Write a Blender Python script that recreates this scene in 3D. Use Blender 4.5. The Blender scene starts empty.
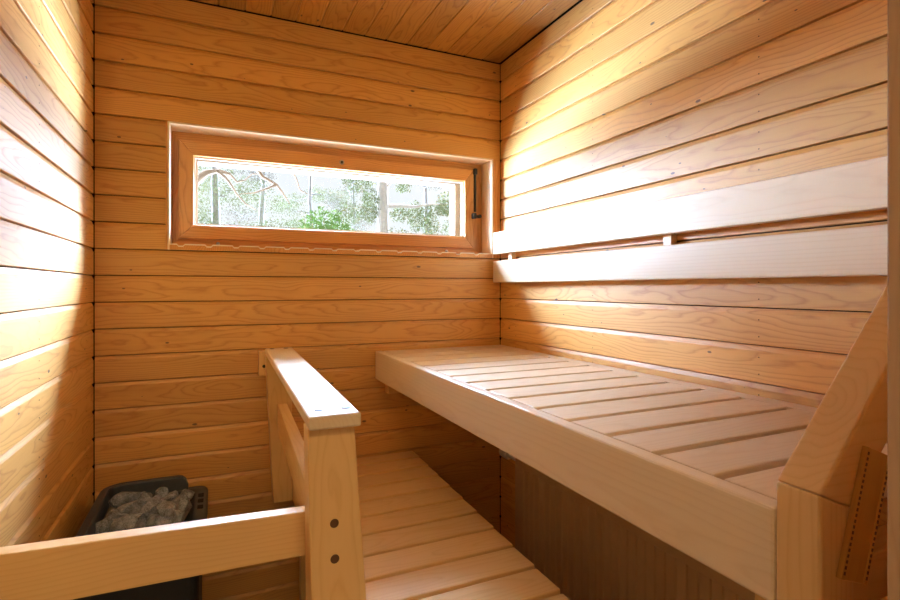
import bpy, bmesh, math, random
from mathutils import Vector, Matrix, noise

random.seed(7)
S = bpy.context.scene
C = S.collection
PI = math.pi

# ------------------------------------------------------------------ materials
def nodes(name):
    m = bpy.data.materials.new(name)
    m.use_nodes = True
    nt = m.node_tree
    nt.nodes.clear()
    out = nt.nodes.new('ShaderNodeOutputMaterial')
    return m, nt, out

def N(nt, typ, **kw):
    n = nt.nodes.new(typ)
    for k, v in kw.items():
        if k.startswith('i_'):
            n.inputs[k[2:]].default_value = v
        elif k.startswith('n'):
            n.inputs[int(k[1:])].default_value = v
        else:
            setattr(n, k, v)
    return n

def math_(nt, op, a, b=None, c=None, clamp=False):
    n = nt.nodes.new('ShaderNodeMath')
    n.operation = op
    n.use_clamp = clamp
    for i, x in enumerate((a, b, c)):
        if x is None:
            continue
        if isinstance(x, (int, float)):
            n.inputs[i].default_value = x
        else:
            nt.links.new(x, n.inputs[i])
    return n.outputs[0]

def wood(name, light, late, spacing=0.006, contrast=0.75, rough=0.42, spec=0.5,
         tone_amt=0.16, knots=True, fibre=0.10, bump=0.06, coat=0.0, hue=0.5):
    m, nt, out = nodes(name)
    L = nt.links.new
    at = N(nt, 'ShaderNodeAttribute', attribute_name='grain')
    sep = N(nt, 'ShaderNodeSeparateXYZ')
    L(at.outputs['Vector'], sep.inputs[0])
    u, v, w = sep.outputs
    # slow wander of the log's heart along the board
    sl = N(nt, 'ShaderNodeVectorMath', operation='MULTIPLY')
    L(at.outputs['Vector'], sl.inputs[0]); sl.inputs[1].default_value = (2.2, 9.0, 9.0)
    n1 = N(nt, 'ShaderNodeTexNoise', i_Scale=1.0, i_Detail=2.0, i_Roughness=0.45)
    L(sl.outputs[0], n1.inputs['Vector'])
    wander = math_(nt, 'MULTIPLY', math_(nt, 'SUBTRACT', n1.outputs['Fac'], 0.5), 0.075)
    wob = N(nt, 'ShaderNodeVectorMath', operation='MULTIPLY')
    L(at.outputs['Vector'], wob.inputs[0]); wob.inputs[1].default_value = (9.0, 45.0, 45.0)
    n2 = N(nt, 'ShaderNodeTexNoise', i_Scale=1.0, i_Detail=2.0)
    L(wob.outputs[0], n2.inputs['Vector'])
    small = math_(nt, 'MULTIPLY', math_(nt, 'SUBTRACT', n2.outputs['Fac'], 0.5), 0.009)
    w2 = math_(nt, 'ADD', math_(nt, 'ADD', w, wander), small)
    R = math_(nt, 'SQRT', math_(nt, 'ADD', math_(nt, 'MULTIPLY', v, v), math_(nt, 'MULTIPLY', w2, w2)))
    fr = math_(nt, 'FRACT', math_(nt, 'DIVIDE', R, spacing))
    ramp = N(nt, 'ShaderNodeValToRGB')
    e = ramp.color_ramp.elements
    e[0].position = 0.0; e[0].color = (0.55, 0.55, 0.55, 1)
    e[1].position = 1.0; e[1].color = (0.55, 0.55, 0.55, 1)
    for p, c in ((0.12, 0.08), (0.55, 0.10), (0.80, 0.45), (0.93, 1.0)):
        q = e.new(p); q.color = (c, c, c, 1)
    L(fr, ramp.inputs[0])
    fv = N(nt, 'ShaderNodeVectorMath', operation='MULTIPLY')
    L(at.outputs['Vector'], fv.inputs[0]); fv.inputs[1].default_value = (5.0, 420.0, 420.0)
    n3 = N(nt, 'ShaderNodeTexNoise', i_Scale=1.0, i_Detail=3.0)
    L(fv.outputs[0], n3.inputs['Vector'])
    pv = N(nt, 'ShaderNodeVectorMath', operation='MULTIPLY')
    L(at.outputs['Vector'], pv.inputs[0]); pv.inputs[1].default_value = (3.5, 14.0, 14.0)
    n4 = N(nt, 'ShaderNodeTexNoise', i_Scale=1.0, i_Detail=3.0)
    L(pv.outputs[0], n4.inputs['Vector'])
    fac = math_(nt, 'MULTIPLY', ramp.outputs[0], contrast)
    fac = math_(nt, 'ADD', fac, math_(nt, 'MULTIPLY', math_(nt, 'SUBTRACT', n3.outputs['Fac'], 0.5), fibre * 4))
    fac = math_(nt, 'ADD', fac, math_(nt, 'MULTIPLY', math_(nt, 'SUBTRACT', n4.outputs['Fac'], 0.5), 0.55), clamp=True)
    mx = N(nt, 'ShaderNodeMix', data_type='RGBA')
    mx.inputs['A'].default_value = (*light, 1); mx.inputs['B'].default_value = (*late, 1)
    L(fac, mx.inputs['Factor'])
    col = mx.outputs['Result']
    ta = N(nt, 'ShaderNodeAttribute', attribute_name='tone')
    br = math_(nt, 'ADD', math_(nt, 'MULTIPLY', math_(nt, 'SUBTRACT', ta.outputs['Fac'], 0.5), tone_amt * 2), 1.0)
    hs = N(nt, 'ShaderNodeHueSaturation', i_Hue=hue)
    L(br, hs.inputs['Value']); L(col, hs.inputs['Color'])
    col = hs.outputs[0]
    if knots:
        kv = N(nt, 'ShaderNodeVectorMath', operation='MULTIPLY')
        L(at.outputs['Vector'], kv.inputs[0]); kv.inputs[1].default_value = (5.0, 11.0, 0.0)
        vo = N(nt, 'ShaderNodeTexVoronoi', i_Scale=1.0, voronoi_dimensions='2D')
        L(kv.outputs[0], vo.inputs['Vector'])
        sc = N(nt, 'ShaderNodeSeparateColor'); L(vo.outputs['Color'], sc.inputs[0])
        size = math_(nt, 'MULTIPLY', math_(nt, 'SUBTRACT', sc.outputs[0], 0.66, clamp=True), 0.13)
        k = math_(nt, 'LESS_THAN', vo.outputs['Distance'], size)
        km = N(nt, 'ShaderNodeMix', data_type='RGBA')
        km.inputs['B'].default_value = (0.055, 0.025, 0.010, 1)
        L(col, km.inputs['A']); L(math_(nt, 'MULTIPLY', k, 0.85), km.inputs['Factor'])
        col = km.outputs['Result']
    b = N(nt, 'ShaderNodeBsdfPrincipled')
    L(col, b.inputs['Base Color'])
    rr = math_(nt, 'ADD', math_(nt, 'MULTIPLY', fac, 0.10), rough - 0.03)
    L(rr, b.inputs['Roughness'])
    b.inputs['Specular IOR Level'].default_value = spec
    if coat:
        b.inputs['Coat Weight'].default_value = coat
        b.inputs['Coat Roughness'].default_value = rough
    bp = N(nt, 'ShaderNodeBump', i_Strength=bump, i_Distance=0.002)
    L(fac, bp.inputs['Height']); L(bp.outputs[0], b.inputs['Normal'])
    L(b.outputs[0], out.inputs[0])
    return m

def plain(name, col, rough=0.5, metal=0.0, spec=0.5, var=0.0, scale=40.0, bump=0.0):
    m, nt, out = nodes(name)
    L = nt.links.new
    b = N(nt, 'ShaderNodeBsdfPrincipled', i_Roughness=rough, i_Metallic=metal)
    b.inputs['Specular IOR Level'].default_value = spec
    tc = N(nt, 'ShaderNodeTexCoord')
    n = N(nt, 'ShaderNodeTexNoise', i_Scale=scale, i_Detail=4.0)
    L(tc.outputs['Object'], n.inputs['Vector'])
    mx = N(nt, 'ShaderNodeMix', data_type='RGBA')
    mx.inputs['A'].default_value = (*[c * (1 - var) for c in col], 1)
    mx.inputs['B'].default_value = (*[min(1, c * (1 + var)) for c in col], 1)
    L(n.outputs['Fac'], mx.inputs['Factor'])
    L(mx.outputs['Result'], b.inputs['Base Color'])
    if bump:
        bp = N(nt, 'ShaderNodeBump', i_Strength=bump, i_Distance=0.004)
        L(n.outputs['Fac'], bp.inputs['Height']); L(bp.outputs[0], b.inputs['Normal'])
    L(b.outputs[0], out.inputs[0])
    return m

M = {}
M['pine'] = wood('pine_panel', (0.71, 0.372, 0.086), (0.51, 0.205, 0.034), spacing=0.0065, contrast=0.72, rough=0.52, spec=0.9)
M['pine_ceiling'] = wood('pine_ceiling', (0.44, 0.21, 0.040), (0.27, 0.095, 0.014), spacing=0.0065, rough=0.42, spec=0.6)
M['frame_pine'] = wood('window_pine', (0.66, 0.32, 0.09), (0.46, 0.17, 0.035), spacing=0.007, rough=0.40, spec=0.5, knots=False)
M['aspen'] = wood('aspen', (0.80, 0.63, 0.42), (0.71, 0.52, 0.31), spacing=0.009, contrast=0.5, rough=0.45, spec=0.5,
                  knots=False, tone_amt=0.07, fibre=0.06, bump=0.03)
M['alder'] = wood('alder', (0.79, 0.51, 0.215), (0.68, 0.39, 0.14), spacing=0.009, contrast=0.5, rough=0.42, spec=0.5,
                  knots=False, tone_amt=0.06, fibre=0.08, bump=0.03)
M['jamb'] = wood('jamb_pine', (0.56, 0.36, 0.20), (0.46, 0.27, 0.14), spacing=0.01, contrast=0.4, rough=0.5, knots=False)
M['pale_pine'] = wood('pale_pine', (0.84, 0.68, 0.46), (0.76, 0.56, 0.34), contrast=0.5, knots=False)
M['edge_highlight'] = wood('pale_edge_highlight', (0.92, 0.82, 0.64), (0.86, 0.74, 0.55), contrast=0.2, knots=False)  # pale colour paints the light caught on the sill edge
M['dark_wood'] = wood('dark_dowel', (0.13, 0.055, 0.02), (0.09, 0.035, 0.012), knots=False)
M['amber'] = wood('amber_wood', (0.62, 0.32, 0.065), (0.52, 0.24, 0.045), contrast=0.4, knots=False)
M['core'] = plain('dark_core', (0.010, 0.008, 0.006), 0.9, spec=0.1)
M['black'] = plain('heater_black', (0.014, 0.015, 0.017), 0.55, var=0.3, scale=300)
M['graphite'] = plain('heater_graphite', (0.045, 0.053, 0.064), 0.45, metal=0.0, var=0.25, scale=120)
M['hole'] = plain('hole_black', (0.004, 0.004, 0.004), 0.9)
M['radiator'] = plain('radiator_brown', (0.56, 0.37, 0.205), 0.42, var=0.05)
M['knob'] = plain('valve_beige', (0.80, 0.72, 0.60), 0.5)
M['steel'] = plain('steel', (0.55, 0.54, 0.52), 0.3, metal=1.0)
M['iron'] = plain('dark_iron', (0.035, 0.034, 0.033), 0.4, metal=0.6)
M['seal'] = plain('glazing_seal', (0.80, 0.78, 0.74), 0.5)
M['cream'] = plain('cream_reveal', (0.24, 0.165, 0.09), 0.7, var=0.06, scale=12)
M['white'] = plain('white_paint', (0.78, 0.77, 0.74), 0.6)
M['tile'] = plain('floor_tile', (0.25, 0.23, 0.21), 0.5, var=0.1, scale=6)
M['soil'] = plain('pale_ground', (0.42, 0.41, 0.38), 0.9, var=0.3, scale=1.5)
M['bark'] = plain('pale_bark', (0.58, 0.48, 0.40), 0.9, var=0.4, scale=14)
M['bark_far'] = plain('grey_bark', (0.26, 0.22, 0.19), 0.9, var=0.4, scale=14)
M['twig'] = plain('twig_bark', (0.40, 0.265, 0.165), 0.9, var=0.4, scale=14)

def leaf_mat(name, a, b):
    m, nt, out = nodes(name)
    L = nt.links.new
    oi = N(nt, 'ShaderNodeTexCoord')
    n = N(nt, 'ShaderNodeTexNoise', i_Scale=5.0, i_Detail=3.0)
    L(oi.outputs['Object'], n.inputs['Vector'])
    mx = N(nt, 'ShaderNodeMix', data_type='RGBA')
    mx.inputs['A'].default_value = (*a, 1); mx.inputs['B'].default_value = (*b, 1)
    L(n.outputs['Fac'], mx.inputs['Factor'])
    d = N(nt, 'ShaderNodeBsdfDiffuse'); t = N(nt, 'ShaderNodeBsdfTranslucent')
    L(mx.outputs['Result'], d.inputs[0]); L(mx.outputs['Result'], t.inputs[0])
    s = N(nt, 'ShaderNodeMixShader'); s.inputs[0].default_value = 0.08
    L(d.outputs[0], s.inputs[1]); L(t.outputs[0], s.inputs[2])
    L(s.outputs[0], out.inputs[0])
    return m
M['needle'] = leaf_mat('needles', (0.110, 0.146, 0.050), (0.176, 0.158, 0.088))
M['fresh'] = leaf_mat('fresh_leaves', (0.095, 0.165, 0.034), (0.130, 0.185, 0.052))
M['dry'] = leaf_mat('budding_twigs', (0.180, 0.140, 0.118), (0.140, 0.135, 0.092))

def glass():
    m, nt, out = nodes('window_glass')
    L = nt.links.new
    t = N(nt, 'ShaderNodeBsdfTransparent'); t.inputs[0].default_value = (0.985, 0.99, 0.99, 1)
    g = N(nt, 'ShaderNodeBsdfGlossy', i_Roughness=0.02)
    f = N(nt, 'ShaderNodeFresnel', i_IOR=1.45)
    ge = N(nt, 'ShaderNodeNewGeometry')   # same reflectance on both faces of the thin pane
    ior = math_(nt, 'ADD', math_(nt, 'MULTIPLY', ge.outputs['Backfacing'], 1 / 1.45 - 1.45), 1.45)
    L(ior, f.inputs['IOR'])
    s = N(nt, 'ShaderNodeMixShader')
    L(f.outputs[0], s.inputs[0]); L(t.outputs[0], s.inputs[1]); L(g.outputs[0], s.inputs[2])
    L(s.outputs[0], out.inputs[0])
    return m
M['glass'] = glass()

def stone_mat():
    m, nt, out = nodes('sauna_stone')
    L = nt.links.new
    tc = N(nt, 'ShaderNodeTexCoord')
    n = N(nt, 'ShaderNodeTexNoise', i_Scale=60.0, i_Detail=6.0, i_Roughness=0.7)
    n2 = N(nt, 'ShaderNodeTexNoise', i_Scale=300.0, i_Detail=3.0)
    L(tc.outputs['Object'], n.inputs['Vector']); L(tc.outputs['Object'], n2.inputs['Vector'])
    r = N(nt, 'ShaderNodeValToRGB')
    r.color_ramp.elements[0].position = 0.32; r.color_ramp.elements[0].color = (0.035, 0.037, 0.041, 1)
    r.color_ramp.elements[1].position = 0.70; r.color_ramp.elements[1].color = (0.42, 0.44, 0.48, 1)
    L(math_(nt, 'ADD', math_(nt, 'MULTIPLY', n.outputs['Fac'], 0.6), math_(nt, 'MULTIPLY', n2.outputs['Fac'], 0.4)), r.inputs[0])
    b = N(nt, 'ShaderNodeBsdfPrincipled', i_Roughness=0.8)
    L(r.outputs[0], b.inputs['Base Color'])
    bp = N(nt, 'ShaderNodeBump', i_Strength=0.6, i_Distance=0.004)
    L(n2.outputs['Fac'], bp.inputs['Height']); L(bp.outputs[0], b.inputs['Normal'])
    L(b.outputs[0], out.inputs[0])
    return m
M['stone'] = stone_mat()

# ------------------------------------------------------------------ mesh builder
class MB:
    """collects pieces in world space; every piece carries its own wood-grain frame"""
    def __init__(self):
        self.bm = bmesh.new()
        self.g = self.bm.verts.layers.float_vector.new('grain')
        self.t = self.bm.verts.layers.float.new('tone')

    def _grain(self, vs, axis, frame=None, w0=None, tone=None):
        ou = random.uniform(0, 40)
        ov = random.uniform(-0.03, 0.03)
        ow = random.choice((-1, 1)) * random.uniform(0.015, 0.09) if w0 is None else w0
        tn = random.random() if tone is None else tone
        c = Vector((0, 0, 0))
        for v in vs:
            c += v.co
        c /= max(1, len(vs))
        order = {'X': (0, 1, 2), 'Y': (1, 2, 0), 'Z': (2, 0, 1), 'Xz': (0, 2, 1), 'Yx': (1, 0, 2)}[axis]   # along, across, depth
        for v in vs:
            p = v.co - c
            if frame is not None:
                p = frame.inverted() @ p
            # tilt lets the heart drift along the board
            v[self.g] = (p[order[0]] + ou, p[order[1]] + ov, p[order[2]] + ow)
            v[self.t] = tn

    def _swap(self, vs, a):
        pass

    def box(self, lo, hi, axis=None, bevel=0.0, seg=2, frame=None, pivot=None, mat=0, flip=False, tone=None):
        lo = Vector(lo); hi = Vector(hi)
        d = hi - lo; c = (hi + lo) / 2
        if axis is None:
            axis = 'XYZ'[max(range(3), key=lambda i: d[i])]
        r = bmesh.ops.create_cube(self.bm, size=1.0, matrix=Matrix.Translation(c) @ Matrix.Diagonal((*d, 1)))
        vs = r['verts']
        faces = {f for v in vs for f in v.link_faces}
        if bevel > 0:
            es = {e for v in vs for e in v.link_edges}
            rb = bmesh.ops.bevel(self.bm, geom=list(es), offset=min(bevel, min(d) * 0.45), segments=seg, affect='EDGES', profile=0.5)
            vs = list({v for f in rb['faces'] for v in f.verts} | {v for v in vs if v.is_valid})
            faces = {f for v in vs for f in v.link_faces}
        self._grain(vs, axis, tone=tone)
        for f in faces:
            f.material_index = mat
        if frame is not None:
            pv = Vector(pivot) if pivot is not None else c
            for v in vs:
                v.co = pv + frame @ (v.co - pv)
        return vs

    def hexa(self, pts, axis, bevel=0.0, seg=2, mat=0):
        """eight corners: bottom ring then top ring"""
        vs = [self.bm.verts.new(p) for p in pts]
        fs = [self.bm.faces.new([vs[i] for i in q]) for q in
              ((3, 2, 1, 0), (4, 5, 6, 7), (0, 1, 5, 4), (1, 2, 6, 5), (2, 3, 7, 6), (3, 0, 4, 7))]
        for f in fs:
            f.material_index = mat
        if bevel > 0:
            es = {e for v in vs for e in v.link_edges}
            rb = bmesh.ops.bevel(self.bm, geom=list(es), offset=bevel, segments=seg, affect='EDGES', profile=0.5)
            vs = list({v for f in rb['faces'] for v in f.verts} | {v for v in vs if v.is_valid})
        self._grain(vs, axis)
        return vs

    def prism(self, prof, a, b, mapf, axis, mat=0, tone=None, w0=None):
        """polygon profile swept from a to b; mapf(p, q, s) gives a point"""
        n = len(prof)
        A = [self.bm.verts.new(mapf(p, q, a)) for p, q in prof]
        B = [self.bm.verts.new(mapf(p, q, b)) for p, q in prof]
        fs = []
        for i in range(n):
            j = (i + 1) % n
            fs.append(self.bm.faces.new((A[i], A[j], B[j], B[i])))
        fs.append(self.bm.faces.new(A[::-1])); fs.append(self.bm.faces.new(B))
        for f in fs:
            f.material_index = mat
        self._grain(A + B, axis, tone=tone, w0=w0)
        return A + B

    def tube(self, pts, radii, n=10, cap=True, mat=0, smooth=True):
        pts = [Vector(p) for p in pts]
        if isinstance(radii, (int, float)):
            radii = [radii] * len(pts)
        rings = []
        for i, p in enumerate(pts):
            t = (pts[min(i + 1, len(pts) - 1)] - pts[max(i - 1, 0)]).normalized()
            a = Vector((0, 0, 1)) if abs(t.z) < 0.9 else Vector((1, 0, 0))
            x = t.cross(a).normalized(); y = t.cross(x)
            rings.append([self.bm.verts.new(p + (x * math.cos(2 * PI * k / n) + y * math.sin(2 * PI * k / n)) * radii[i]) for k in range(n)])
        for r0, r1 in zip(rings, rings[1:]):
            for k in range(n):
                f = self.bm.faces.new((r0[k], r0[(k + 1) % n], r1[(k + 1) % n], r1[k]))
                f.smooth = smooth; f.material_index = mat
        if cap:
            f = self.bm.faces.new(rings[0][::-1]); f.material_index = mat
            f = self.bm.faces.new(rings[-1]); f.material_index = mat
        vs = [v for r in rings for v in r]
        self._grain(vs, 'Z')
        return vs

    def quad(self, p, q, r, s, mat=0):
        vs = [self.bm.verts.new(x) for x in (p, q, r, s)]
        self.bm.faces.new(vs).material_index = mat
        return vs

    def build(self, name, mats, parent=None, recalc=True):
        if not isinstance(mats, (list, tuple)):
            mats = [mats]
        bm = self.bm
        if recalc:
            bmesh.ops.recalc_face_normals(bm, faces=bm.faces[:])
        org = Vector((0, 0, 0))
        p = parent
        while p is not None:
            org += p.location
            p = p.parent
        loc = Vector((0, 0, 0))
        if parent is None:
            xs = [v.co for v in bm.verts]
            lo = Vector((min(v.x for v in xs), min(v.y for v in xs), min(v.z for v in xs)))
            hi = Vector((max(v.x for v in xs), max(v.y for v in xs), max(v.z for v in xs)))
            loc = Vector(((lo.x + hi.x) / 2, (lo.y + hi.y) / 2, lo.z))
        for v in bm.verts:
            v.co -= org + loc
        me = bpy.data.meshes.new(name)
        bm.to_mesh(me); bm.free()
        for m in mats:
            me.materials.append(m)
        o = bpy.data.objects.new(name, me)
        C.objects.link(o)
        o.location = loc
        if parent is not None:
            o.parent = parent
        return o

def thing(name, label, cat, loc, group=None):
    o = bpy.data.objects.new(name, None)
    o.empty_display_size = 0.1
    C.objects.link(o)
    o.location = loc
    o['label'] = label; o['category'] = cat
    if group:
        o['group'] = group
    return o

def tag(o, label, cat, group=None, kind=None):
    if label:
        o['label'] = label
    if cat:
        o['category'] = cat
    if group:
        o['group'] = group
    if kind:
        o['kind'] = kind
    return o

def structure(o, label=None, cat=None):
    o['kind'] = 'structure'
    return tag(o, label, cat)

# ------------------------------------------------------------------ dimensions (metres)
XL, XR, YB, YF = -0.36, 1.173, 2.03, 0.24
ZC = 2.207
PITCH, Z0 = 0.0889, 0.530 - 0.0889 * 6
EYE = 1.20
WX0, WX1, WZ0, WZ1 = -0.140, 1.129, 1.352, 1.768      # clear window opening in the room face
grooves = [Z0 + PITCH * k for k in range(0, 27)]

def board_profile(z0, z1, zmax=None):
    """(z, depth) section of a tongue-and-groove board; depth 0 is the room face"""
    p = [(z0 + 0.0004, -0.014), (z0 + 0.0004, -0.0012), (z0 + 0.0016, 0.0),
         (z1 - 0.0145, 0.0), (z1 - 0.0125, -0.0006), (z1 - 0.0028, -0.0048), (z1 - 0.0022, -0.0075), (z1 - 0.0020, -0.014)]
    if zmax is not None and z1 > zmax:
        p = [(z, d) for z, d in p if z < zmax - 0.0135]
        p = p + [(zmax, 0.0), (zmax, -0.014)]
    return p

def rows(top):
    for a, b in zip(grooves, grooves[1:]):
        if a >= top - 0.004:
            break
        yield a, b

GAP = 0.003
TOP = ZC - 0.004
# back wall
mb = MB()
mapback = lambda z, d, s: (s, YB - d, z)
for a, b in rows(TOP):
    prof = board_profile(max(a, 0.0), b, TOP)
    if a > 1.32 and b < 1.79:
        mb.prism(prof, XL + GAP, -0.1525, mapback, 'Xz')
    else:
        mb.prism(prof, XL + GAP, XR - GAP, mapback, 'Xz')
for lo, hi in (((XL - 0.25, YB + 0.016, -0.05), (WX0 - 0.014, YB + 0.25, ZC + 0.2)),
               ((WX1 + 0.014, YB + 0.016, -0.05), (XR + 0.25, YB + 0.25, ZC + 0.2)),
               ((WX0 - 0.014, YB + 0.016, -0.05), (WX1 + 0.014, YB + 0.25, WZ0 - 0.016)),
               ((WX0 - 0.014, YB + 0.016, WZ1 + 0.014), (WX1 + 0.014, YB + 0.25, ZC + 0.2))):
    mb.box(lo, hi, mat=1)
structure(mb.build('wall_back', [M['pine'], M['core']]), 'back wall of orange pine boards around the low wide window', 'wall')

# side walls
for nm, x, sg, lab in (('wall_left', XL, 1, 'left pine board wall beside the stove'), ('wall_right', XR, -1, 'right pine board wall behind the benches')):
    mb = MB()
    mp = (lambda x, sg: lambda z, d, s: (x + sg * d, s, z))(x, sg)
    for a, b in rows(TOP):
        mb.prism(board_profile(max(a, 0.0), b, TOP), YF, YB - 0.0005, mp, 'Y')
    for yn in ((0.814, 1.406, 1.9) if sg < 0 else (1.45, 1.93)):      # nail heads, two to a board
        for a, b in rows(TOP):
            for z in (a + 0.020, a + 0.060):
                if z < TOP - 0.01:
                    xa, xb = sorted((x + sg * 0.0003, x - sg * 0.001))
                    mb.box((xa, yn - 0.0013, z - 0.0013), (xb, yn + 0.0013, z + 0.0013), 'Z', mat=1)
    xa, xb = sorted((x - sg * 0.016, x - sg * 0.25))
    mb.box((xa, 0.12, -0.05), (xb, YB + 0.014, ZC + 0.2), mat=1)
    structure(mb.build(nm, [M['pine'], M['core']]), lab, 'wall')

# ceiling: boards running away from the camera
mb = MB()
x = XL + 0.02
k = 0
while x < XR - 0.01:
    x1 = min(x + PITCH, XR - GAP)
    prof = [(x + 0.0003, 0.014), (x + 0.0003, 0.0015), (x + 0.002, 0.0), (x1 - 0.007, 0.0), (x1 - 0.001, 0.003), (x1 - 0.0003, 0.004), (x1 - 0.0003, 0.014)]
    mb.prism(prof, YF, YB - 0.004, lambda p, q, s: (p, s, ZC + q), 'Yx')
    x += PITCH
mb.box((XL - 0.25, 0.12, ZC + 0.016), (XR + 0.25, YB + 0.25, ZC + 0.2), mat=1)
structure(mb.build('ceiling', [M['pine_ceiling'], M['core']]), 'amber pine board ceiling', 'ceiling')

# floor
mb = MB()
mb.box((XL - 0.25, 0.12, -0.05), (XR + 0.25, YB + 0.02, 0.0))
structure(mb.build('floor', M['tile']), 'dark tiled floor under the benches', 'floor')

# front wall with doorway, the camera stands in it
DX0, DX1, DZ = -0.33, 0.504, 2.08
mb = MB()
mapfront = lambda z, d, s: (s, YF + d, z)
for a, b in rows(TOP):
    prof = board_profile(max(a, 0.0), b, TOP)
    if a > DZ + 0.05:
        mb.prism(prof, XL + GAP, XR - GAP, mapfront, 'Xz')
    else:
        mb.prism(prof, DX1 + 0.05, XR - GAP, mapfront, 'Xz')
mb.box((DX1 + 0.05, 0.12, 0), (XR, YF - 0.016, ZC), mat=1)
mb.box((XL, 0.12, DZ + 0.06), (DX1 + 0.05, YF - 0.016, ZC), mat=1)
structure(mb.build('wall_front', [M['pine'], M['core']]), 'front pine board wall beside the doorway', 'wall')
dr = structure(thing('door_1', 'brown wooden door frame at the right edge of the view', 'door frame', (0.1, 0.18, 0)))
mb = MB(); mb.box((DX1, 0.11, 0), (DX1 + 0.048, YF, DZ + 0.048), 'Z', 0.002); mb.build('jamb', M['jamb'], dr)
mb = MB(); mb.box((XL, 0.11, 0), (XL + 0.03, YF, DZ + 0.048), 'Z', 0.002); mb.build('jamb', M['jamb'], dr)
mb = MB(); mb.box((XL + 0.03, 0.11, DZ), (DX1, YF, DZ + 0.048), 'X', 0.002); mb.build('head', M['jamb'], dr)

# ------------------------------------------------------------------ window
win = structure(thing('window_1', 'low wide pine framed window looking out at trees', 'window', (0.49, YB + 0.08, WZ0 - 0.016)))
FY = YB + 0.085     # room face of the fixed frame
SX0, SX1, SZ0, SZ1 = -0.117, 1.078, 1.378, 1.736       # sash outside
GX0, GX1, GZ0, GZ1 = -0.068, 1.034, 1.429, 1.682       # sash daylight opening
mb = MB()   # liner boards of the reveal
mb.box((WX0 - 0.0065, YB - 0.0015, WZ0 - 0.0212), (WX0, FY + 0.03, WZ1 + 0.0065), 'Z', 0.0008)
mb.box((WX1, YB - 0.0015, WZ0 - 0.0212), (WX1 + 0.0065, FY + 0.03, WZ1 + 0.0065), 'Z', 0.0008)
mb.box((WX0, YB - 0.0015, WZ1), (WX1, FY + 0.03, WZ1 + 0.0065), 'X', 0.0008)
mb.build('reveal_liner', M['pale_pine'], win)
mb = MB(); mb.box((WX1 + 0.007, YB, WZ0 - 0.0212), (XR - 0.002, YB + 0.014, WZ1 + 0.0065), 'Z', 0.0008); mb.build('casing', M['frame_pine'], win)
mb = MB(); mb.box((-0.1522, YB, WZ0 - 0.0212), (WX0 - 0.0068, YB + 0.014, WZ1 + 0.0065), 'Z', 0.0008); mb.build('casing', M['frame_pine'], win)
mb = MB()   # sill of grooved boards, their cut profile faces the room
xg = [-0.105 + PITCH * i for i in range(14)]
prof = [(WX0, WZ0 - 0.0212), (WX0, WZ0)]
for g in xg:
    if g + 0.016 < WX1:
        prof += [(g - 0.013, WZ0), (g - 0.008, WZ0 - 0.0065), (g + 0.006, WZ0 - 0.0065), (g + 0.012, WZ0)]
prof += [(WX1, WZ0), (WX1, WZ0 - 0.0212)]
mb.prism(prof, YB - 0.003, FY + 0.03, lambda p, q, s: (p, s, q), 'Y')
sl = mb.build('sill', M['frame_pine'], win)
mb = MB()   # added pale strip, a painted highlight along the sill's front edge
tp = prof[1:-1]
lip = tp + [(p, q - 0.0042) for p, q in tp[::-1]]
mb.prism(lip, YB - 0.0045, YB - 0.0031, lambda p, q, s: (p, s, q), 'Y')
mb.build('sill_highlight', M['edge_highlight'], sl)
def ring(mb, o, i, y0, y1, bev=0.0, mitre=True):
    """four mitred members between outer rect o and inner rect i (x0,x1,z0,z1)"""
    O = [(o[0], o[2]), (o[1], o[2]), (o[1], o[3]), (o[0], o[3])]
    I = [(i[0], i[2]), (i[1], i[2]), (i[1], i[3]), (i[0], i[3])]
    for k in range(4):
        j = (k + 1) % 4
        g = 0.0004
        q = [O[k], O[j], I[j], I[k]]
        pts = [(x, y1, z) for x, z in q] + [(x, y0, z) for x, z in q]
        mb.hexa(pts, 'X' if k % 2 == 0 else 'Z', bev)
mb = MB(); ring(mb, (WX0, WX1, WZ0, WZ1), (SX0 + 0.004, SX1 - 0.004, SZ0 + 0.004, SZ1 - 0.004), FY + 0.012, FY + 0.07, 0.001)
mb.build('window_frame', M['frame_pine'], win)
sash = MB(); ring(sash, (SX0, SX1, SZ0, SZ1), (GX0, GX1, GZ0, GZ1), FY - 0.006, FY + 0.040, 0.0025)
sash = sash.build('sash', M['frame_pine'], win)
mb = MB(); ring(mb, (GX0 - 0.002, GX1 + 0.002, GZ0 - 0.002, GZ1 + 0.002), (GX0 + 0.006, GX1 - 0.006, GZ0 + 0.006, GZ1 - 0.006), FY + 0.012, FY + 0.017)
mb.build('glazing_seal', M['seal'], sash)
mb = MB(); mb.box((GX0 - 0.001, FY + 0.019, GZ0 - 0.001), (GX1 + 0.001, FY + 0.023, GZ1 + 0.001), 'X'); mb.build('pane', M['glass'], sash)
mb = MB()   # outer reveal
ring(mb, (GX0 - 0.03, GX1 + 0.03, GZ0 - 0.03, GZ1 + 0.03), (GX0 - 0.002, GX1 + 0.002, GZ0 - 0.002, GZ1 + 0.002), FY + 0.041, YB + 0.255)
mb.build('outer_reveal', M['cream'], win)
mb = MB()
ring(mb, (GX0 - 0.002, GX1 + 0.002, GZ0 - 0.002, GZ1 + 0.002), (GX0 + 0.012, GX1 - 0.022, GZ0 + 0.012, GZ1 - 0.006), FY + 0.055, FY + 0.062)
mb.build('outer_bead', M['cream'], win)
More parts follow.
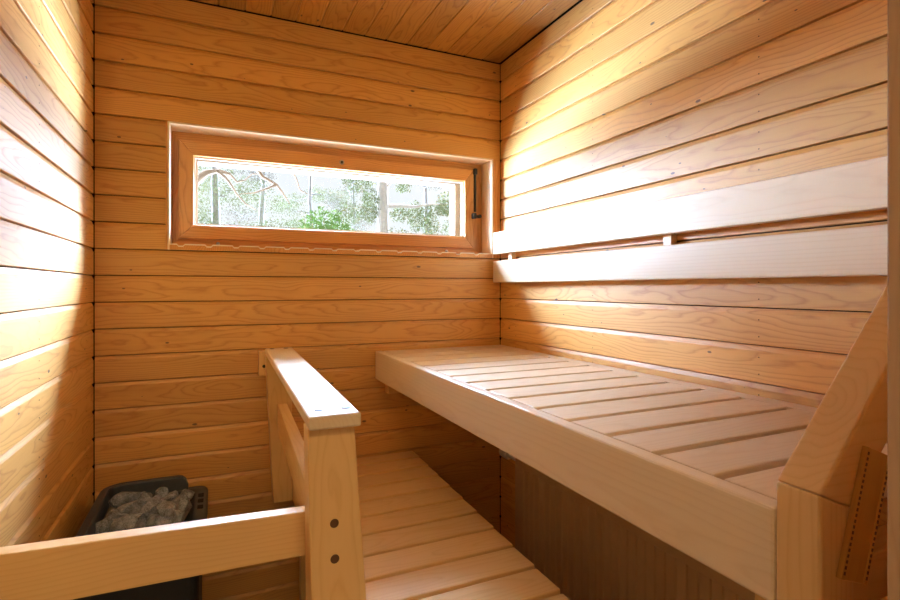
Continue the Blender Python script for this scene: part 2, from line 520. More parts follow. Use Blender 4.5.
# hardware
mb = MB(); mb.tube([(0.474, FY - 0.0055, 1.711), (0.474, FY - 0.0085, 1.711)], [0.010, 0.010], 16); e = mb.build('keyhole_plate', M['steel'], sash)
mb = MB(); mb.box((0.4705, FY - 0.0092, 1.706), (0.4775, FY - 0.0084, 1.716), 'Z'); mb.build('keyhole', M['hole'], e)
st = MB(); st.box((1.080, FY - 0.012, 1.545), (1.089, FY - 0.002, 1.742), 'Z', 0.001); st.box((1.076, FY - 0.018, 1.715), (1.092, FY - 0.001, 1.742), 'Z', 0.002)
st = st.build('window_stay', M['iron'], win)
mb = MB(); mb.box((1.066, FY - 0.026, 1.512), (1.084, FY - 0.006, 1.538), 'Z', 0.003); mb.box((1.083, FY - 0.020, 1.518), (1.104, FY - 0.006, 1.530), 'X', 0.003)
mb.tube([(1.100, FY - 0.028, 1.524), (1.100, FY - 0.004, 1.524)], 0.008, 10); mb.build('latch', M['iron'], st)
for cx in (0.013, 0.943):
    mb = MB(); mb.box((cx - 0.016, FY - 0.012, WZ0 + 0.0005), (cx + 0.016, FY - 0.0005, WZ0 + 0.006), 'X', 0.001)
    mb.tube([(cx, FY - 0.014, WZ0 + 0.004), (cx, FY - 0.002, WZ0 + 0.012)], 0.006, 10); mb.build('catch', M['steel'], win)
mb = MB(); mb.box((GX1 - 0.012, FY + 0.075, 1.60), (GX1 + 0.0, FY + 0.105, 1.606), 'Y', 0.001); mb.tube([(GX1 - 0.004, FY + 0.09, 1.60), (GX1 - 0.014, FY + 0.09, 1.575), (GX1 - 0.006, FY + 0.09, 1.567)], 0.003, 8)
mb.build('hook', M['steel'], win)

# ------------------------------------------------------------------ upper bench
ub = thing('upper_bench', 'high wide sauna bench of pale slats with a deep front board along the right wall', 'bench', (0.88, 1.2, 0.0))
BT = 0.943
mb = MB(); mb.box((0.591, 0.391, 0.831), (0.620, YB - 0.001, BT + 0.001), 'Y', 0.004); mb.build('front_board', M['aspen'], ub)
mb = MB()
slots = [1.695 - 0.1095 * i for i in range(-3, 13)]
edges = [YB - 0.002] + [s for s in slots if 0.42 < s < 2.0] + [0.392]
for a, b in zip(edges, edges[1:]):
    mb.box((0.6235, b + (0.0075 if b > 0.4 else 0), BT - 0.027), (1.126, a - (0.0075 if a < 2.0 else 0), BT), 'X', 0.003)
mb.box((1.1262, 0.392, BT - 0.027), (XR - 0.001, YB - 0.002, BT), 'Y', 0.001)
mb.build('slatted_seat', M['aspen'], ub)
for x0 in (0.621, 1.06):
    mb = MB(); mb.box((x0, 0.392, 0.84), (x0 + 0.045, YB - 0.002, BT - 0.0275), 'Y', 0.002); mb.build('bearer', M['alder'], ub)
mb = MB(); mb.box((0.632, YB - 0.045, 0.775), (XR - 0.002, YB - 0.0005, 0.8395), 'X', 0.002); mb.build('wall_ledger', M['alder'], ub)
mb = MB(); mb.box((0.632, 0.40, 0.775), (XR - 0.002, 0.445, 0.8395), 'X', 0.002); mb.build('wall_ledger', M['alder'], ub)

# backrest: two long boards on spacers
br = thing('backrest', 'two long pale backrest boards on spacers fixed along the right wall', 'backrest', (1.15, 1.2, 1.21))
for z0, z1 in ((1.347, 1.442), (1.222, 1.316)):
    mb = MB(); mb.box((1.124, 0.43, z0), (1.150, 2.012, z1), 'Y', 0.003); mb.build('board', M['aspen'], br)
for y in (1.91, 1.066, 0.47):
    mb = MB(); mb.box((1.1505, y - 0.014, 1.228), (XR - 0.0005, y + 0.014, 1.435), 'Z', 0.001); mb.build('spacer', M['aspen'], br)

# ------------------------------------------------------------------ lower bench
lb = thing('lower_bench', 'low slatted step bench of honey coloured boards below the upper bench', 'bench', (0.5, 1.4, 0.0))
LT = 0.525
mb = MB()
ls = [1.276 + 0.1095 * i for i in range(-4, 7)]
ed = [0.72] + [s for s in ls if 0.75 < s < 1.96] + [YB - 0.003]
for a, b in zip(ed, ed[1:]):
    ym = (a + b) / 2
    xr = 0.704 + (ym - 0.95) * 0.042
    mb.box((0.2815, a + 0.0065, LT - 0.028), (xr, b - 0.0065, LT), 'X', 0.003)
mb.build('slatted_top', M['alder'], lb)
mb = MB(); mb.box((0.2585, 0.72, 0.428), (0.281, YB - 0.003, LT), 'Y', 0.003); mb.build('side_board', M['alder'], lb)
for x0 in (0.2815, 0.60):
    mb = MB(); mb.box((x0, 0.73, 0.42), (x0 + 0.04, YB - 0.003, LT - 0.0285), 'Y', 0.002); mb.build('bearer', M['alder'], lb)
for x0 in (0.2815, 0.60):
    for y0 in (0.76, 1.90):
        mb = MB(); mb.box((x0, y0, 0.0), (x0 + 0.04, y0 + 0.045, 0.4195), 'Z', 0.002); mb.build('leg', M['alder'], lb)

# ------------------------------------------------------------------ railing
rl = thing('railing', 'wooden railing with a flat handrail between the stove and the low bench', 'railing', (0.2, 1.45, 0.428))
mb = MB()
z0, z1 = 0.956, 0.980
q = [(0.146, 0.897), (0.236, 0.895), (0.262, 1.985), (0.168, 1.985)]
mb.hexa([(x, y, z0) for x, y in q] + [(x, y, z1) for x, y in q], 'Y', 0.004, 3)
hr = mb.build('handrail', M['aspen'], rl)
for x, y in ((0.171, 0.945), (0.219, 0.943), (0.188, 1.955), (0.236, 1.955)):
    mb = MB(); mb.tube([(x, y, z1 - 0.0005), (x, y, z1 + 0.0012)], [0.0085, 0.0075], 14); mb.build('plug', M['iron'] if y < 1 else M['dark_wood'], hr)
def post(q0, q1, za, zb):
    mb = MB(); mb.hexa([(x, y, za) for x, y in q0] + [(x, y, zb) for x, y in q1], 'Z', 0.003, 3)
    return mb.build('post', M['alder'], rl)
pn = post([(0.152, 0.880), (0.2575, 0.880), (0.2575, 0.955), (0.152, 0.955)],
          [(0.147, 0.917), (0.229, 0.917), (0.229, 0.965), (0.147, 0.965)], 0.428, 0.9555)
for z in (0.789, 0.729):
    yy = 0.917 - 0.037 * (0.9555 - z) / 0.5275
    mb = MB(); mb.tube([(0.1905, yy + 0.002, z), (0.1905, yy - 0.0008, z)], [0.0082, 0.0076], 16); mb.build('dowel', M['dark_wood'], pn)
post([(0.192, 1.945), (0.2575, 1.945), (0.2575, 1.985), (0.192, 1.985)],
     [(0.166, 1.945), (0.256, 1.945), (0.256, 1.985), (0.166, 1.985)], 0.428, 0.9555)
mb = MB()
q = [(0.172, 0.9665), (0.206, 0.9665), (0.239, 1.944), (0.206, 1.944)]
mb.hexa([(x, y, 0.686) for x, y in q] + [(x, y, 0.783) for x, y in q], 'Y', 0.003)
mb.build('middle_rail', M['alder'], rl)
mb = MB()
def rz(x, z): return z + (0.235 - x) * 0.026
q = [(XL + 0.001, 0.970), (0.171, 0.970), (0.171, 1.000), (XL + 0.001, 1.000)]
mb.hexa([(x, y, 0.711 + (0.15 - x) * 0.018) for x, y in q] + [(x, y, 0.791 + (0.15 - x) * 0.034) for x, y in q], 'X', 0.002)
mb.build('guard_rail', M['alder'], rl)
mb = MB(); mb.box((0.147, 1.9855, 0.880), (0.250, YB - 0.0005, 0.968), 'Z', 0.002); wb = mb.build('wall_block', M['alder'], rl)
mb = MB(); mb.tube([(0.164, 1.985, 0.915), (0.164, 1.9835, 0.915)], 0.006, 12); mb.build('screw', M['iron'], wb)

# ------------------------------------------------------------------ bench end guard at the right
gd = thing('bench_guard', 'pale wooden guard with post and sloping rail at the upper bench near end', 'guard rail', (0.62, 0.365, 0.0))
Y0, Y1 = 0.341, 0.390
X0 = 0.591
mw = 0.062            # post width
mt = mw * math.tan(math.radians(22.5))
mb = MB()
pts = [(X0, 0.0), (X0 + mw, 0.0), (X0 + mw, 0.977 - mt), (X0, 0.977)]
vs = mb.prism(pts, Y0, Y1, lambda p, q, s: (p, s, q), 'Z')
gp = mb.build('post', M['alder'], gd)
mb = MB()
ln = 0.40
d = ln / math.sqrt(2)
top = (X0 + d, 0.977 + d)
inn = (X0 + mw, 0.977 - mt)
# sloping rail, its far end cut level to meet the top rail
zt = top[1]
pts = [(X0, 0.977), (X0 + mw, 0.977 - mt), (X0 + mw + (zt - mw - (0.977 - mt)), zt - mw), (X0 + (zt - 0.977), zt)]
g = 0.0006
mb.prism([(p + 0.0003, q + g) for p, q in pts], Y0, Y1, lambda p, q, s: (p, s, q), 'X')
mb.build('sloping_rail', M['alder'], gd)
xa = pts[3][0]; xb = pts[2][0]
mb = MB()
mb.prism([(xa + 0.001, zt), (xb + 0.001, zt - mw), (XR - 0.001, zt - mw), (XR - 0.001, zt)], Y0, Y1, lambda p, q, s: (p, s, q), 'X')
mb.build('top_rail', M['alder'], gd)
for o in gd.children:
    bv = o.modifiers.new('bevel', 'BEVEL'); bv.width = 0.0035; bv.segments = 3; bv.limit_method = 'ANGLE'

# slanted amber strip hung on the guard's near face
pq = thing('wooden_plaque', 'slanted narrow amber wooden plaque with dotted dark edges on the bench guard', 'plaque', (0.66, Y0, 0.86))
ang = math.radians(-20)
fr = Matrix.Rotation(-ang, 3, 'Y')
pv = (0.664, 0.338, 0.945)
mb = MB(); mb.box((0.646, Y0 - 0.0055, 0.872), (0.690, Y0 - 0.0005, 1.018), 'Z', 0.001, frame=fr, pivot=pv); pb = mb.build('board', M['amber'], pq)
for xx in (0.640, 0.684):
    mb = MB(); mb.box((xx, Y0 - 0.0065, 0.872), (xx + 0.007, Y0 - 0.0005, 1.018), 'Z', 0.0008, frame=fr, pivot=pv)
    es = mb.build('edge_strip', M['amber'], pq)
    mb = MB()
    for k in range(22):
        z = 0.877 + k * 0.0063
        mb.box((xx + 0.002, Y0 - 0.0070, z), (xx + 0.005, Y0 - 0.0063, z + 0.0036), 'Z', frame=fr, pivot=pv)
    mb.build('edge_holes', M['dark_wood'], es)

# ------------------------------------------------------------------ radiator under the upper bench
rd = thing('radiator', 'brown fluted panel radiator on the right wall under the upper bench', 'radiator', (1.11, 1.1, 0.14))
RX, RT, RB, RY0, RY1 = 1.07, 0.545, 0.14, 0.42, 1.738
mb = MB()
prof = [(RY0, 0.0)]
n = int((RY1 - RY0 - 0.05) / 0.034)
y = RY0 + 0.02
for i in range(n):
    prof += [(y, 0.0), (y + 0.003, 0.0042), (y + 0.014, 0.0042), (y + 0.017, 0.0)]
    y += 0.034
prof += [(RY1, 0.0), (RY1, 0.018), (RY0, 0.018)]
mb.prism(prof, RB + 0.03, RT - 0.035, lambda p, q, s: (RX + q, p, s), 'Z')
mb.box((RX - 0.0005, RY0, RT - 0.036), (RX + 0.019, RY1, RT), 'Y', 0.003)
mb.box((RX - 0.0005, RY0, RB), (RX + 0.019, RY1, RB + 0.031), 'Y', 0.003)
mb.build('panel', M['radiator'], rd)
mb = MB()
mb.box((RX + 0.0195, RY1 - 0.004, RB), (XR - 0.012, RY1, RT + 0.004), 'Z', 0.001)
mb.box((RX + 0.0195, RY0, RB), (XR - 0.012, RY0 + 0.004, RT + 0.004), 'Z', 0.001)
mb.box((XR - 0.022, RY0 + 0.0045, RB), (XR - 0.012, RY1 - 0.0045, RT), 'Y')
mb.build('case', M['radiator'], rd)
mb = MB()
k = RY0 + 0.006
while k < RY1 - 0.02:
    mb.box((RX + 0.02, k, RT - 0.002), (XR - 0.0225, k + 0.009, RT + 0.003), 'X')
    k += 0.018
mb.box((RX + 0.0195, RY0 + 0.004, RT - 0.001), (RX + 0.026, RY1 - 0.004, RT + 0.004), 'Y')
mb.build('top_grille', M['radiator'], rd)
for yy in (0.6, 1.5):
    mb = MB(); mb.box((XR - 0.0118, yy, 0.25), (XR + 0.0, yy + 0.03, 0.50), 'Z'); mb.build('bracket', M['iron'], rd)
vx, vy, vz = 1.10, 1.866, 0.513
mb = MB(); mb.tube([(vx, RY1 + 0.0005, vz), (vx, vy - 0.04, vz)], 0.009, 10); vp = mb.build('pipe', M['knob'], rd)
mb = MB(); mb.tube([(vx, vy - 0.035, vz), (vx, vy - 0.03, vz), (vx, vy + 0.02, vz), (vx, vy + 0.028, vz)], [0.017, 0.0195, 0.0185, 0.014], 16); mb.build('valve_knob', M['knob'], vp)

# ------------------------------------------------------------------ stove
hx0, hx1, hy0, hy1 = -0.312, -0.036, 1.50, 1.905
stv = thing('sauna_stove', 'black sauna stove with a raised back rim in the left corner', 'stove', (-0.18, 1.7, 0.0))
def rrect(x0, x1, y0, y1, r, n=5):
    out = []
    for cx, cy, a in ((x1 - r, y1 - r, 0), (x0 + r, y1 - r, 90), (x0 + r, y0 + r, 180), (x1 - r, y0 + r, 270)):
        for k in range(n + 1):
            t = math.radians(a + 90 * k / n)
            out.append((cx + r * math.cos(t), cy + r * math.sin(t)))
    return out
up = lambda p, q, s: (p, q, s)
mb = MB(); mb.prism(rrect(hx0, hx1, hy0, hy1, 0.03), 0.07, 0.495, up, 'Z'); mb.build('body', M['black'], stv)
def loftring(mb, levels):
    """levels: list of (rounded rect, z); walls between consecutive outlines"""
    rr = [[mb.bm.verts.new((x, y, z)) for x, y in r] for r, z in levels]
    for a, b in zip(rr, rr[1:]):
        n = len(a)
        for i in range(n):
            mb.bm.faces.new((a[i], a[(i + 1) % n], b[(i + 1) % n], b[i])).smooth = True
    for v in [v for r in rr for v in r]:
        v[mb.t] = 0.5
mb = MB()
loftring(mb, [(rrect(hx0, hx1 + 0.014, hy0 - 0.01, hy1, 0.034), 0.4955), (rrect(hx0, hx1 + 0.018, hy0 - 0.012, hy1, 0.034), 0.538),
              (rrect(hx0 + 0.003, hx1 + 0.014, hy0 - 0.009, hy1 - 0.003, 0.032), 0.545),
              (rrect(hx0 + 0.05, hx1 - 0.016, hy0 + 0.03, hy1 - 0.045, 0.03), 0.548),
              (rrect(hx0 + 0.06, hx1 - 0.024, hy0 + 0.04, hy1 - 0.055, 0.03), 0.535),
              (rrect(hx0 + 0.075, hx1 - 0.05, hy0 + 0.06, hy1 - 0.07, 0.03), 0.497)])
cr = mb.build('stone_basket', M['graphite'], stv)
for k in range(3):
    y = 1.700 + k * 0.048
    mb = MB(); mb.box((hx1 - 0.010, y, 0.5455), (hx1 + 0.006, y + 0.026, 0.5485), 'Y', 0.001); mb.build('vent_hole', M['hole'], cr)
for k in range(3):
    y = 1.66 + k * 0.058
    mb = MB(); mb.box((hx0 + 0.0515, y, 0.5475), (hx0 + 0.069, y + 0.034, 0.5500), 'Y', 0.001); mb.build('vent_hole', M['hole'], cr)
# raised rim along the wall side and the back
mb = MB()
path = [(hx0 + 0.010, hy0 + 0.0), (hx0 + 0.010, hy0 + 0.1), (hx0 + 0.010, hy1 - 0.060)]
for k in range(1, 7):
    t = math.radians(180 - 90 * k / 6)
    path.append((hx0 + 0.060 + 0.05 * math.cos(t), hy1 - 0.060 + 0.05 * math.sin(t)))
bx = hx0 + 0.235
path += [(bx - 0.14, hy1 - 0.010), (bx - 0.030, hy1 - 0.010), (bx - 0.016, hy1 - 0.010), (bx - 0.006, hy1 - 0.010), (bx, hy1 - 0.010)]
tops = [0.590] * (len(path) - 4) + [0.590, 0.587, 0.577, 0.558]
rings = []
for i, (x, y) in enumerate(path):
    a = Vector(path[max(i - 1, 0)]); b = Vector(path[min(i + 1, len(path) - 1)])
    t = (b - a).normalized(); nrm = Vector((t.y, -t.x))
    o_ = Vector((x, y)) - nrm * 0.010; i_ = Vector((x, y)) + nrm * 0.013
    zt = tops[i]
    sec = [(o_, 0.50), (o_, zt - 0.004), (o_ + nrm * 0.004, zt), (i_ - nrm * 0.003, zt), (i_, zt - 0.004), (i_ + nrm * 0.004, 0.548), (i_ + nrm * 0.004, 0.50)]
    rings.append([mb.bm.verts.new((p.x, p.y, z)) for p, z in sec])
for r0, r1 in zip(rings, rings[1:]):
    n = len(r0)
    for k in range(n):
        mb.bm.faces.new((r0[k], r0[(k + 1) % n], r1[(k + 1) % n], r1[k]))
mb.bm.faces.new(rings[0][::-1]); mb.bm.faces.new(rings[-1])
mb.build('raised_rim', M['graphite'], stv)
for x in (hx0 + 0.03, hx1 - 0.07):
    for y in (hy0 + 0.03, hy1 - 0.07):
        mb = MB(); mb.box((x, y, 0.0), (x + 0.04, y + 0.04, 0.0695), 'Z'); mb.build('foot', M['black'], stv)

# stones, placed where they lie in the basket
F, YAW, CY = 518.36, math.radians(24.457), 287.5
def at_z(px, py, z):
    a = (px - 450) / F; b = -(py - CY) / F
    d = Vector((a * math.cos(YAW) + math.sin(YAW), -a * math.sin(YAW) + math.cos(YAW), b))
    return Vector((0, 0, EYE)) + d * ((z - EYE) / d.z)
stones = [
    (131, 499, 0.568, (0.046, 0.026, 0.020), 'long pale stone at the back left of the stone heap'),
    (162, 495, 0.580, (0.018, 0.016, 0.018), 'small pointed stone on top at the back of the heap'),
    (134, 511, 0.562, (0.036, 0.034, 0.030), 'dark stone below the long pale one in the stove'),
    (152, 511, 0.568, (0.031, 0.036, 0.034), 'big upright stone in the middle of the stone heap'),
    (168, 511, 0.570, (0.030, 0.028, 0.030), 'pale faced stone right of the big middle one'),
    (171, 500, 0.565, (0.032, 0.026, 0.022), 'brownish stone behind the pale faced one'),
    (182, 506, 0.560, (0.028, 0.032, 0.030), 'large grey stone beside the right rim holes'),
    (119, 517, 0.560, (0.024, 0.030, 0.022), 'small speckled stone beside the left rim holes'),
    (105, 526, 0.555, (0.036, 0.040, 0.024), 'flat speckled stone at the front left of the stove'),
    (132, 526, 0.562, (0.044, 0.032, 0.028), 'wide grey stone in front, just over the guard rail'),
    (176, 519, 0.555, (0.030, 0.027, 0.024), 'stone in front of the large grey one by the right rim'),
    (145, 500, 0.560, (0.022, 0.022, 0.020), 'little round stone behind the big middle one'),
    (186, 496, 0.548, (0.024, 0.020, 0.016), 'black shaded stone in the back right corner of the basket'),
    (158, 524, 0.553, (0.030, 0.030, 0.026), 'stone half hidden by the guard rail below the middle one'),
]
def rock(rad, seed):
    bm = bmesh.new()
    bmesh.ops.create_icosphere(bm, subdivisions=3, radius=1.0)
    rs = random.Random(seed)
    planes = []
    for k in range(10):
        v = Vector((rs.gauss(0, 1), rs.gauss(0, 1), rs.gauss(0, 1))).normalized()
        planes.append((v, rs.uniform(0.50, 0.78)))
    rot = Matrix.Rotation(rs.uniform(-0.5, 0.5), 3, 'Z') @ Matrix.Rotation(rs.uniform(-0.25, 0.25), 3, 'Y')
    for v in bm.verts:
        p = v.co.copy()
        for nn, d in planes:
            e = p.dot(nn) - d
            if e > 0:
                p -= nn * e
        p *= 1 + 0.04 * noise.noise(p * 2.2 + Vector((seed * 3.1, 0, 0))) + 0.03 * noise.noise(p * 7 + Vector((seed, 0, 0)))
        v.co = rot @ Vector((p.x * rad[0], p.y * rad[1], p.z * rad[2])) * 1.3
    for f in bm.faces:
        f.smooth = False
    return bm
for i, (px, py, z, rad, lab) in enumerate(stones):
    bm = rock(rad, i + 1)
    me = bpy.data.meshes.new('sauna_stone')
    bm.to_mesh(me); bm.free()
    me.materials.append(M['stone'])
    o = bpy.data.objects.new('sauna_stone', me)
    C.objects.link(o)
    o.location = at_z(px, py, z)
    tag(o, lab, 'stone', 'sauna stones heaped in the stove')

# ------------------------------------------------------------------ outside: ground, eave, trees
mb = MB(); mb.box((-20, 10.4, -0.55), (26, 40, -0.50))     # lawn beyond, and the beds of the nearer plants
for px_, Y_, r_ in ((120, 6.0, 0.5), (322, 7.5, 0.7), (382, 9.0, 0.6)):
    a_ = (px_ - 450) / 518.36; y_ = math.radians(24.457)
    x_ = Y_ * (a_ * math.cos(y_) + math.sin(y_)) / (-a_ * math.sin(y_) + math.cos(y_))
    mb.box((x_ - r_, Y_ - r_, -0.62), (x_ + r_, Y_ + r_, -0.50), bevel=0.04)
structure(mb.build('ground', M['soil']), 'pale ground outside the window', 'ground')
mb = MB(); mb.box((XL - 0.6, YB + 0.24, 2.36), (XR + 0.6, YB + 0.95, 2.42)); structure(mb.build('trim_eave', M['white']), 'roof eave above the window outside', 'eave')

def wpos(px, py, Y):
    a = (px - 450) / F; b = -(py - CY) / F
    d = Vector((a * math.cos(YAW) + math.sin(YAW), -a * math.sin(YAW) + math.cos(YAW), b))
    return Vector((0, 0, EYE)) + d * (Y / d.y)

def leaves(mb, c, r, n, size, droop=0.0, rs=random):
    for _ in range(n):
        while True:
            p = Vector((rs.uniform(-1, 1), rs.uniform(-1, 1), rs.uniform(-1, 1)))
            if p.length < 1:
                break
        p = Vector(c) + Vector((p.x * r[0], p.y * r[1], p.z * r[2]))
        a = Vector((rs.gauss(0, 1), rs.gauss(0, 1), rs.gauss(0, 1) * 0.6 - droop)).normalized()
        b = a.cross(Vector((rs.gauss(0, 1), rs.gauss(0, 1), rs.gauss(0, 1)))).normalized()
        s = size * rs.uniform(0.5, 1.3)
        mb.quad(p - b * s * 0.22, p + a * s * 0.5 - b * s * 0.12, p + a * s, p + a * s * 0.45 + b * s * 0.25)

GZ = -0.50
def tree(label, base, trunk, radii, branches, blobs, bark, leaf, size=0.09, droop=0.0, cat='tree', seed=1):
    rs = random.Random(seed)
    root = thing('tree', label, cat, (base[0], base[1], GZ), 'trees outside the window')
    mb = MB(); mb.tube(trunk, radii, 12); mb.build('trunk', M[bark], root)
    for pts, r in branches:
        mb = MB()
        mb.tube(pts, [r * (1 - 0.75 * i / (len(pts) - 1)) for i in range(len(pts))], 7)
        mb.build('branch', M[bark], root)
    if blobs:
        mb = MB()
        for c, r, n in blobs:
            leaves(mb, c, r, int(n * 3.4), size * 0.52, droop, rs)
        mb.build('foliage', M[leaf], root, recalc=False)
    return root

# the pine trunk right of the middle of the window, with drooping sprays
Y = 9.0
b0 = wpos(382.5, 200, Y)
tr = [(b0.x, Y, GZ), (b0.x + 0.02, Y, 1.5), (b0.x, Y, 3.0), (b0.x - 0.03, Y, 5.0), (b0.x, Y, 9.0)]
def sway(p, q, n=6, amp=0.12, seed=0, sag=0.0):
    rs = random.Random(seed)
    p = Vector(p); q = Vector(q)
    out = []
    for i in range(n + 1):
        t = i / n
        v = p.lerp(q, t)
        if 0 < i < n:
            v += Vector((rs.uniform(-1, 1), rs.uniform(-1, 1), rs.uniform(-1, 1))) * amp
        v.z -= sag * math.sin(PI * t)
        out.append(v)
    return out
W = lambda x, y, Y=9.0: wpos(x, y, Y)
brs = [(sway(W(384, 207), W(447, 204, 8.6), 6, 0.03, 1), 0.045), (sway(W(384, 187), W(404, 178, 8.5), 5, 0.03, 2, -0.05), 0.03),
       (sway(W(380, 180), W(345, 168, 9.3), 5, 0.04, 3), 0.03), (sway(W(384, 165), W(440, 172, 8.8), 5, 0.05, 4), 0.03),
       (sway(W(381, 215), W(350, 205, 9.2), 5, 0.04, 5), 0.03)]
bl = [(W(446, 203, 8.6), (0.16, 0.3, 0.24), 170), (W(436, 210, 8.7), (0.3, 0.3, 0.10), 120), (W(416, 216), (0.16, 0.2, 0.30), 200),
      (W(400, 214), (0.22, 0.2, 0.16), 110), (W(430, 226), (0.18, 0.2, 0.26), 190), (W(404, 186), (0.14, 0.2, 0.12), 70),
      (W(432, 174), (0.10, 0.2, 0.16), 90), (W(358, 178, 9.2), (0.30, 0.3, 0.26), 260), (W(370, 205), (0.16, 0.3, 0.34), 240),
      (W(350, 212, 9.3), (0.28, 0.3, 0.22), 180), (W(394, 240), (0.4, 0.4, 0.25), 160), (W(450, 232), (0.16, 0.3, 0.3), 110),
      ((b0.x, Y, 5.0), (1.3, 1.2, 1.0), 500), ((b0.x, Y, 6.4), (1.0, 1.0, 1.0), 400)]
tree('tall conifer with a pale trunk right of the window middle', (b0.x, Y), tr, [0.115, 0.108, 0.102, 0.09, 0.05], brs, bl, 'bark', 'needle', 0.10, 0.9, seed=3)

# the near tree at the left with a thick arching branch and thin crooked twigs
Y = 6.0
c0 = W(120, 230, 6.0)
tr = [(c0.x, 6.0, GZ), (c0.x + 0.03, 6.0, 1.0), (c0.x, 6.0, 2.2), (c0.x - 0.05, 6.0, 3.6)]
brs = [([W(125, 215, 6), W(170, 196, 5.9), W(197, 180, 5.8), W(206, 173, 5.8), W(219, 170, 5.8)], 0.075),
       ([W(217, 171, 5.8), W(226, 178, 5.8), W(232, 186, 5.8), W(236, 193, 5.8), W(246, 204, 5.8), W(256, 210, 5.8)], 0.020),
       ([W(218, 170, 5.8), W(230, 174, 5.8), W(237, 182, 5.8), W(245, 180, 5.8), W(252, 174, 5.8), W(259, 174, 5.8)], 0.017),
       ([W(255, 165, 6.3), W(262, 176, 6.3), W(270, 181, 6.3), W(277, 185, 6.3), W(283, 193, 6.3), W(290, 204, 6.3)], 0.028),
       ([W(276, 185, 6.3), W(266, 189, 6.3), W(254, 193, 6.3), W(240, 194, 6.3)], 0.017),
       ([W(288, 165, 6.5), W(296, 178, 6.5), W(300, 190, 6.5), W(312, 196, 6.5)], 0.016)]
bl = [(W(203, 178, 6.2), (0.16, 0.3, 0.14), 110), (W(206, 192, 6.2), (0.22, 0.3, 0.16), 150), (W(228, 176, 6.3), (0.2, 0.3, 0.12), 70),
      (W(262, 205, 6.6), (0.34, 0.3, 0.16), 130), (W(200, 205, 6.4), (0.10, 0.3, 0.34), 100), (W(236, 200, 6.6), (0.3, 0.3, 0.16), 70), ((c0.x, 6.0, 3.8), (1.0, 1.0, 0.8), 400)]
tree('near tree with an arching brown branch and crooked twigs at the left of the window', (c0.x, 6.0), tr, [0.13, 0.12, 0.1, 0.05], brs, bl, 'twig', 'needle', 0.055, 0.2, seed=5)

# a row of trees behind, misty with buds and needles
row = [(212, 11.0, 'needle', 'grey green tree behind the arching branch, seen at the window left'),
       (262, 14.2, 'dry', 'budding grey tree behind the crooked twigs left of the window middle'),
       (312, 17.2, 'needle', 'feathery green tree between the crooked twigs and the pale trunk'),
       (352, 20.8, 'dry', 'hazy budding tree just left of the pale trunk'),
       (424, 15.6, 'dry', 'hazy tree right of the pale trunk')]
for i, (px, Y, leaf, lab) in enumerate(row):
    rs = random.Random(20 + i)
    c = wpos(px, 200, Y)
    tr = [(c.x, Y, GZ), (c.x + rs.uniform(-.1, .1), Y, 2.0), (c.x + rs.uniform(-.1, .1), Y, 4.0), (c.x, Y, 6.5)]
    brs = []; bl = []
    for k in range(16):
        z = rs.uniform(1.2, 5.6)
        a = rs.uniform(0, 2 * PI)
        L_ = rs.uniform(0.7, 1.35)
        q = Vector((c.x + math.cos(a) * L_, Y + math.sin(a) * L_, z + rs.uniform(-.1, .6)))
        brs.append((sway((c.x, Y, z), q, 5, 0.07, 50 * i + k), 0.022))
        for t in (0.45, 0.75, 1.0):
            p = Vector((c.x, Y, z)).lerp(q, t)
            bl.append((p, (0.36, 0.36, 0.26), 80))
    tree(lab, (c.x, Y), tr, [0.10, 0.085, 0.06, 0.03], brs, bl, 'bark_far', leaf, 0.10, 0.3, seed=30 + i)

# bright shrub low in the window
c = wpos(324, 219, 7.5)
root = thing('shrub', 'bright green shrub top at the lower middle of the window', 'shrub', (c.x, 7.5, GZ))
mb = MB()
for k in range(5):
    mb.tube(sway((c.x, 7.5, GZ), (c.x + (k - 2) * 0.14, 7.5 + (k % 2) * 0.1, c.z), 5, 0.04, k), [0.025, 0.022, 0.018, 0.014, 0.01, 0.006], 6)
mb.build('stem', M['twig'], root)
mb = MB()
leaves(mb, (c.x, 7.5, c.z - 0.15), (0.36, 0.35, 0.30), 900, 0.07, 0.0)
leaves(mb, (c.x + 0.2, 7.5, c.z - 0.3), (0.35, 0.35, 0.30), 500, 0.07, 0.0)
leaves(mb, (c.x, 7.5, c.z - 0.8), (0.55, 0.5, 0.6), 900, 0.09, 0.0)
mb.build('foliage', M['fresh'], root, recalc=False)

# ------------------------------------------------------------------ the washroom behind the camera, which the doorway opens to
mb = MB()
mb.box((-1.3, -2.2, -0.05), (1.9, 0.12, 0.0)); structure(mb.build('floor_washroom', M['tile']), 'tiled floor of the room behind the doorway', 'floor')
mb = MB(); mb.box((-1.3, -2.2, 2.5), (1.9, 0.12, 2.55)); structure(mb.build('ceiling_washroom', M['white']), 'white ceiling of the room behind the doorway', 'ceiling')
mb = MB(); mb.box((-1.35, -2.2, 0), (-1.3, 0.12, 2.5)); structure(mb.build('wall_washroom_left', M['white']), 'white left wall of the room behind the doorway', 'wall')
mb = MB(); mb.box((1.9, -2.2, 0), (1.95, 0.12, 2.5)); structure(mb.build('wall_washroom_right', M['white']), 'white right wall of the room behind the doorway', 'wall')
mb = MB(); mb.box((-1.35, -2.25, 0), (1.95, -2.2, 2.5)); structure(mb.build('wall_washroom_back', M['white']), 'white far wall of the room behind the doorway', 'wall')
mb = MB()
mb.box((-1.3, 0.07, 0), (XL, 0.11, 2.5)); mb.box((DX1 + 0.048, 0.07, 0), (1.9, 0.11, 2.5)); mb.box((XL, 0.07, DZ + 0.048), (DX1 + 0.048, 0.11, 2.5))
structure(mb.build('wall_washroom_front', M['white']), 'white wall around the sauna doorway', 'wall')

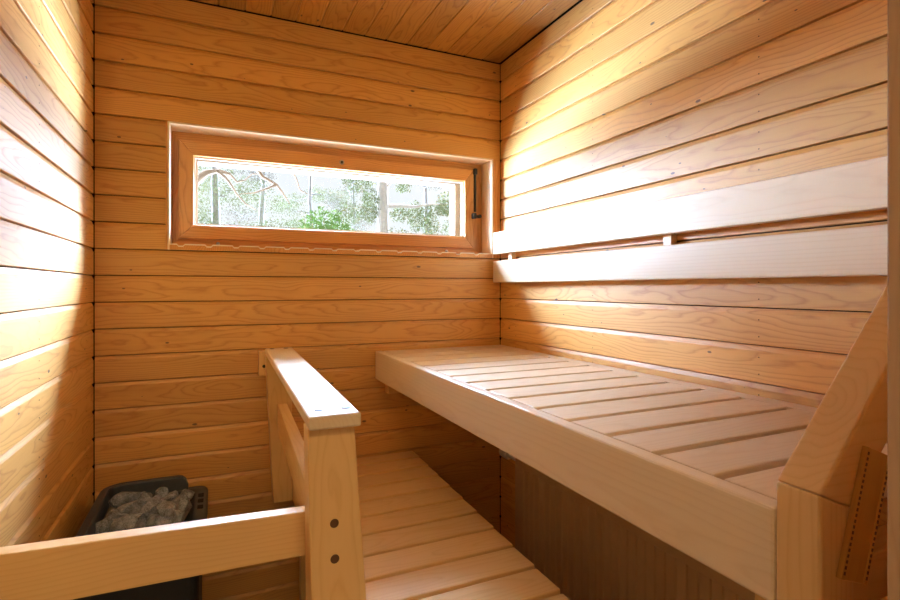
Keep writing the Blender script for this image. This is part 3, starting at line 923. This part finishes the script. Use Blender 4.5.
lamp = bpy.data.lights.new('washroom_lamp', 'AREA')
lamp.shape = 'RECTANGLE'; lamp.size = 1.2; lamp.size_y = 0.8
lamp.energy = 23; lamp.color = (1.0, 0.73, 0.40)
lo = bpy.data.objects.new('washroom_lamp', lamp); C.objects.link(lo)
lo.location = (0.2, -0.9, 2.46)

# daylight through the window: sky suns, plus added fills from below the horizon
w = bpy.data.worlds.new('sky'); S.world = w; w.use_nodes = True
bg = w.node_tree.nodes['Background']
bg.inputs[0].default_value = (0.90, 0.95, 1.0, 1); bg.inputs[1].default_value = 1.1
def window_sun(name, az, el, strength, angle, col):
    l = bpy.data.lights.new(name, 'SUN')
    l.energy = strength; l.angle = math.radians(angle); l.color = col
    o = bpy.data.objects.new(name, l); C.objects.link(o)
    o.location = (0.5 + 4 * math.sin(math.radians(az)), 6, 4)
    a_, e_ = math.radians(az), math.radians(el)
    d = -Vector((math.sin(a_) * math.cos(e_), math.cos(a_) * math.cos(e_), math.sin(e_)))
    o.rotation_euler = d.to_track_quat('-Z', 'Y').to_euler()
    return o
DAY = (0.66, 0.92, 1.36)
window_sun('overcast_sky', 0, 0, 46, 150, DAY)
window_sun('bright_sky_right', 48, 23, 46, 24, DAY)
window_sun('bright_sky_left', -50, 23, 28, 26, DAY)
window_sun('low_fill_left', -36, -9, 43, 44, DAY)  # added fill, mostly from below the horizon, brightens the upper right wall
window_sun('low_fill_right', 46, -6, 13, 30, DAY)  # the same kind of added fill for the upper left wall
window_sun('bright_sky_high', 5, 32, 15, 22, DAY)
window_sun('upward_fill_right', 46, -26, 38, 34, DAY)  # added sun shining upward, stands in for light off the ground
window_sun('upward_fill_left', -46, -26, 32, 36, DAY)  # added upward sun from the other side, for the upper right wall

# ------------------------------------------------------------------ camera
cam = bpy.data.cameras.new('camera')
co = bpy.data.objects.new('camera', cam); C.objects.link(co)
co.location = (0, 0, EYE)
co.rotation_euler = (math.radians(90), 0, -YAW)
cam.sensor_width = 36; cam.lens = F * 36 / 900
cam.shift_y = -12.5 / 900
cam.clip_start = 0.02
S.camera = co

S.view_settings.view_transform = 'Standard'
S.view_settings.look = 'None'
S.view_settings.gamma = 1.0
S.view_settings.use_curve_mapping = False
S.view_settings.exposure = 0.0
S.cycles.max_bounces = 14
S.cycles.diffuse_bounces = 9
S.cycles.transparent_max_bounces = 16
S.cycles.use_denoising = True
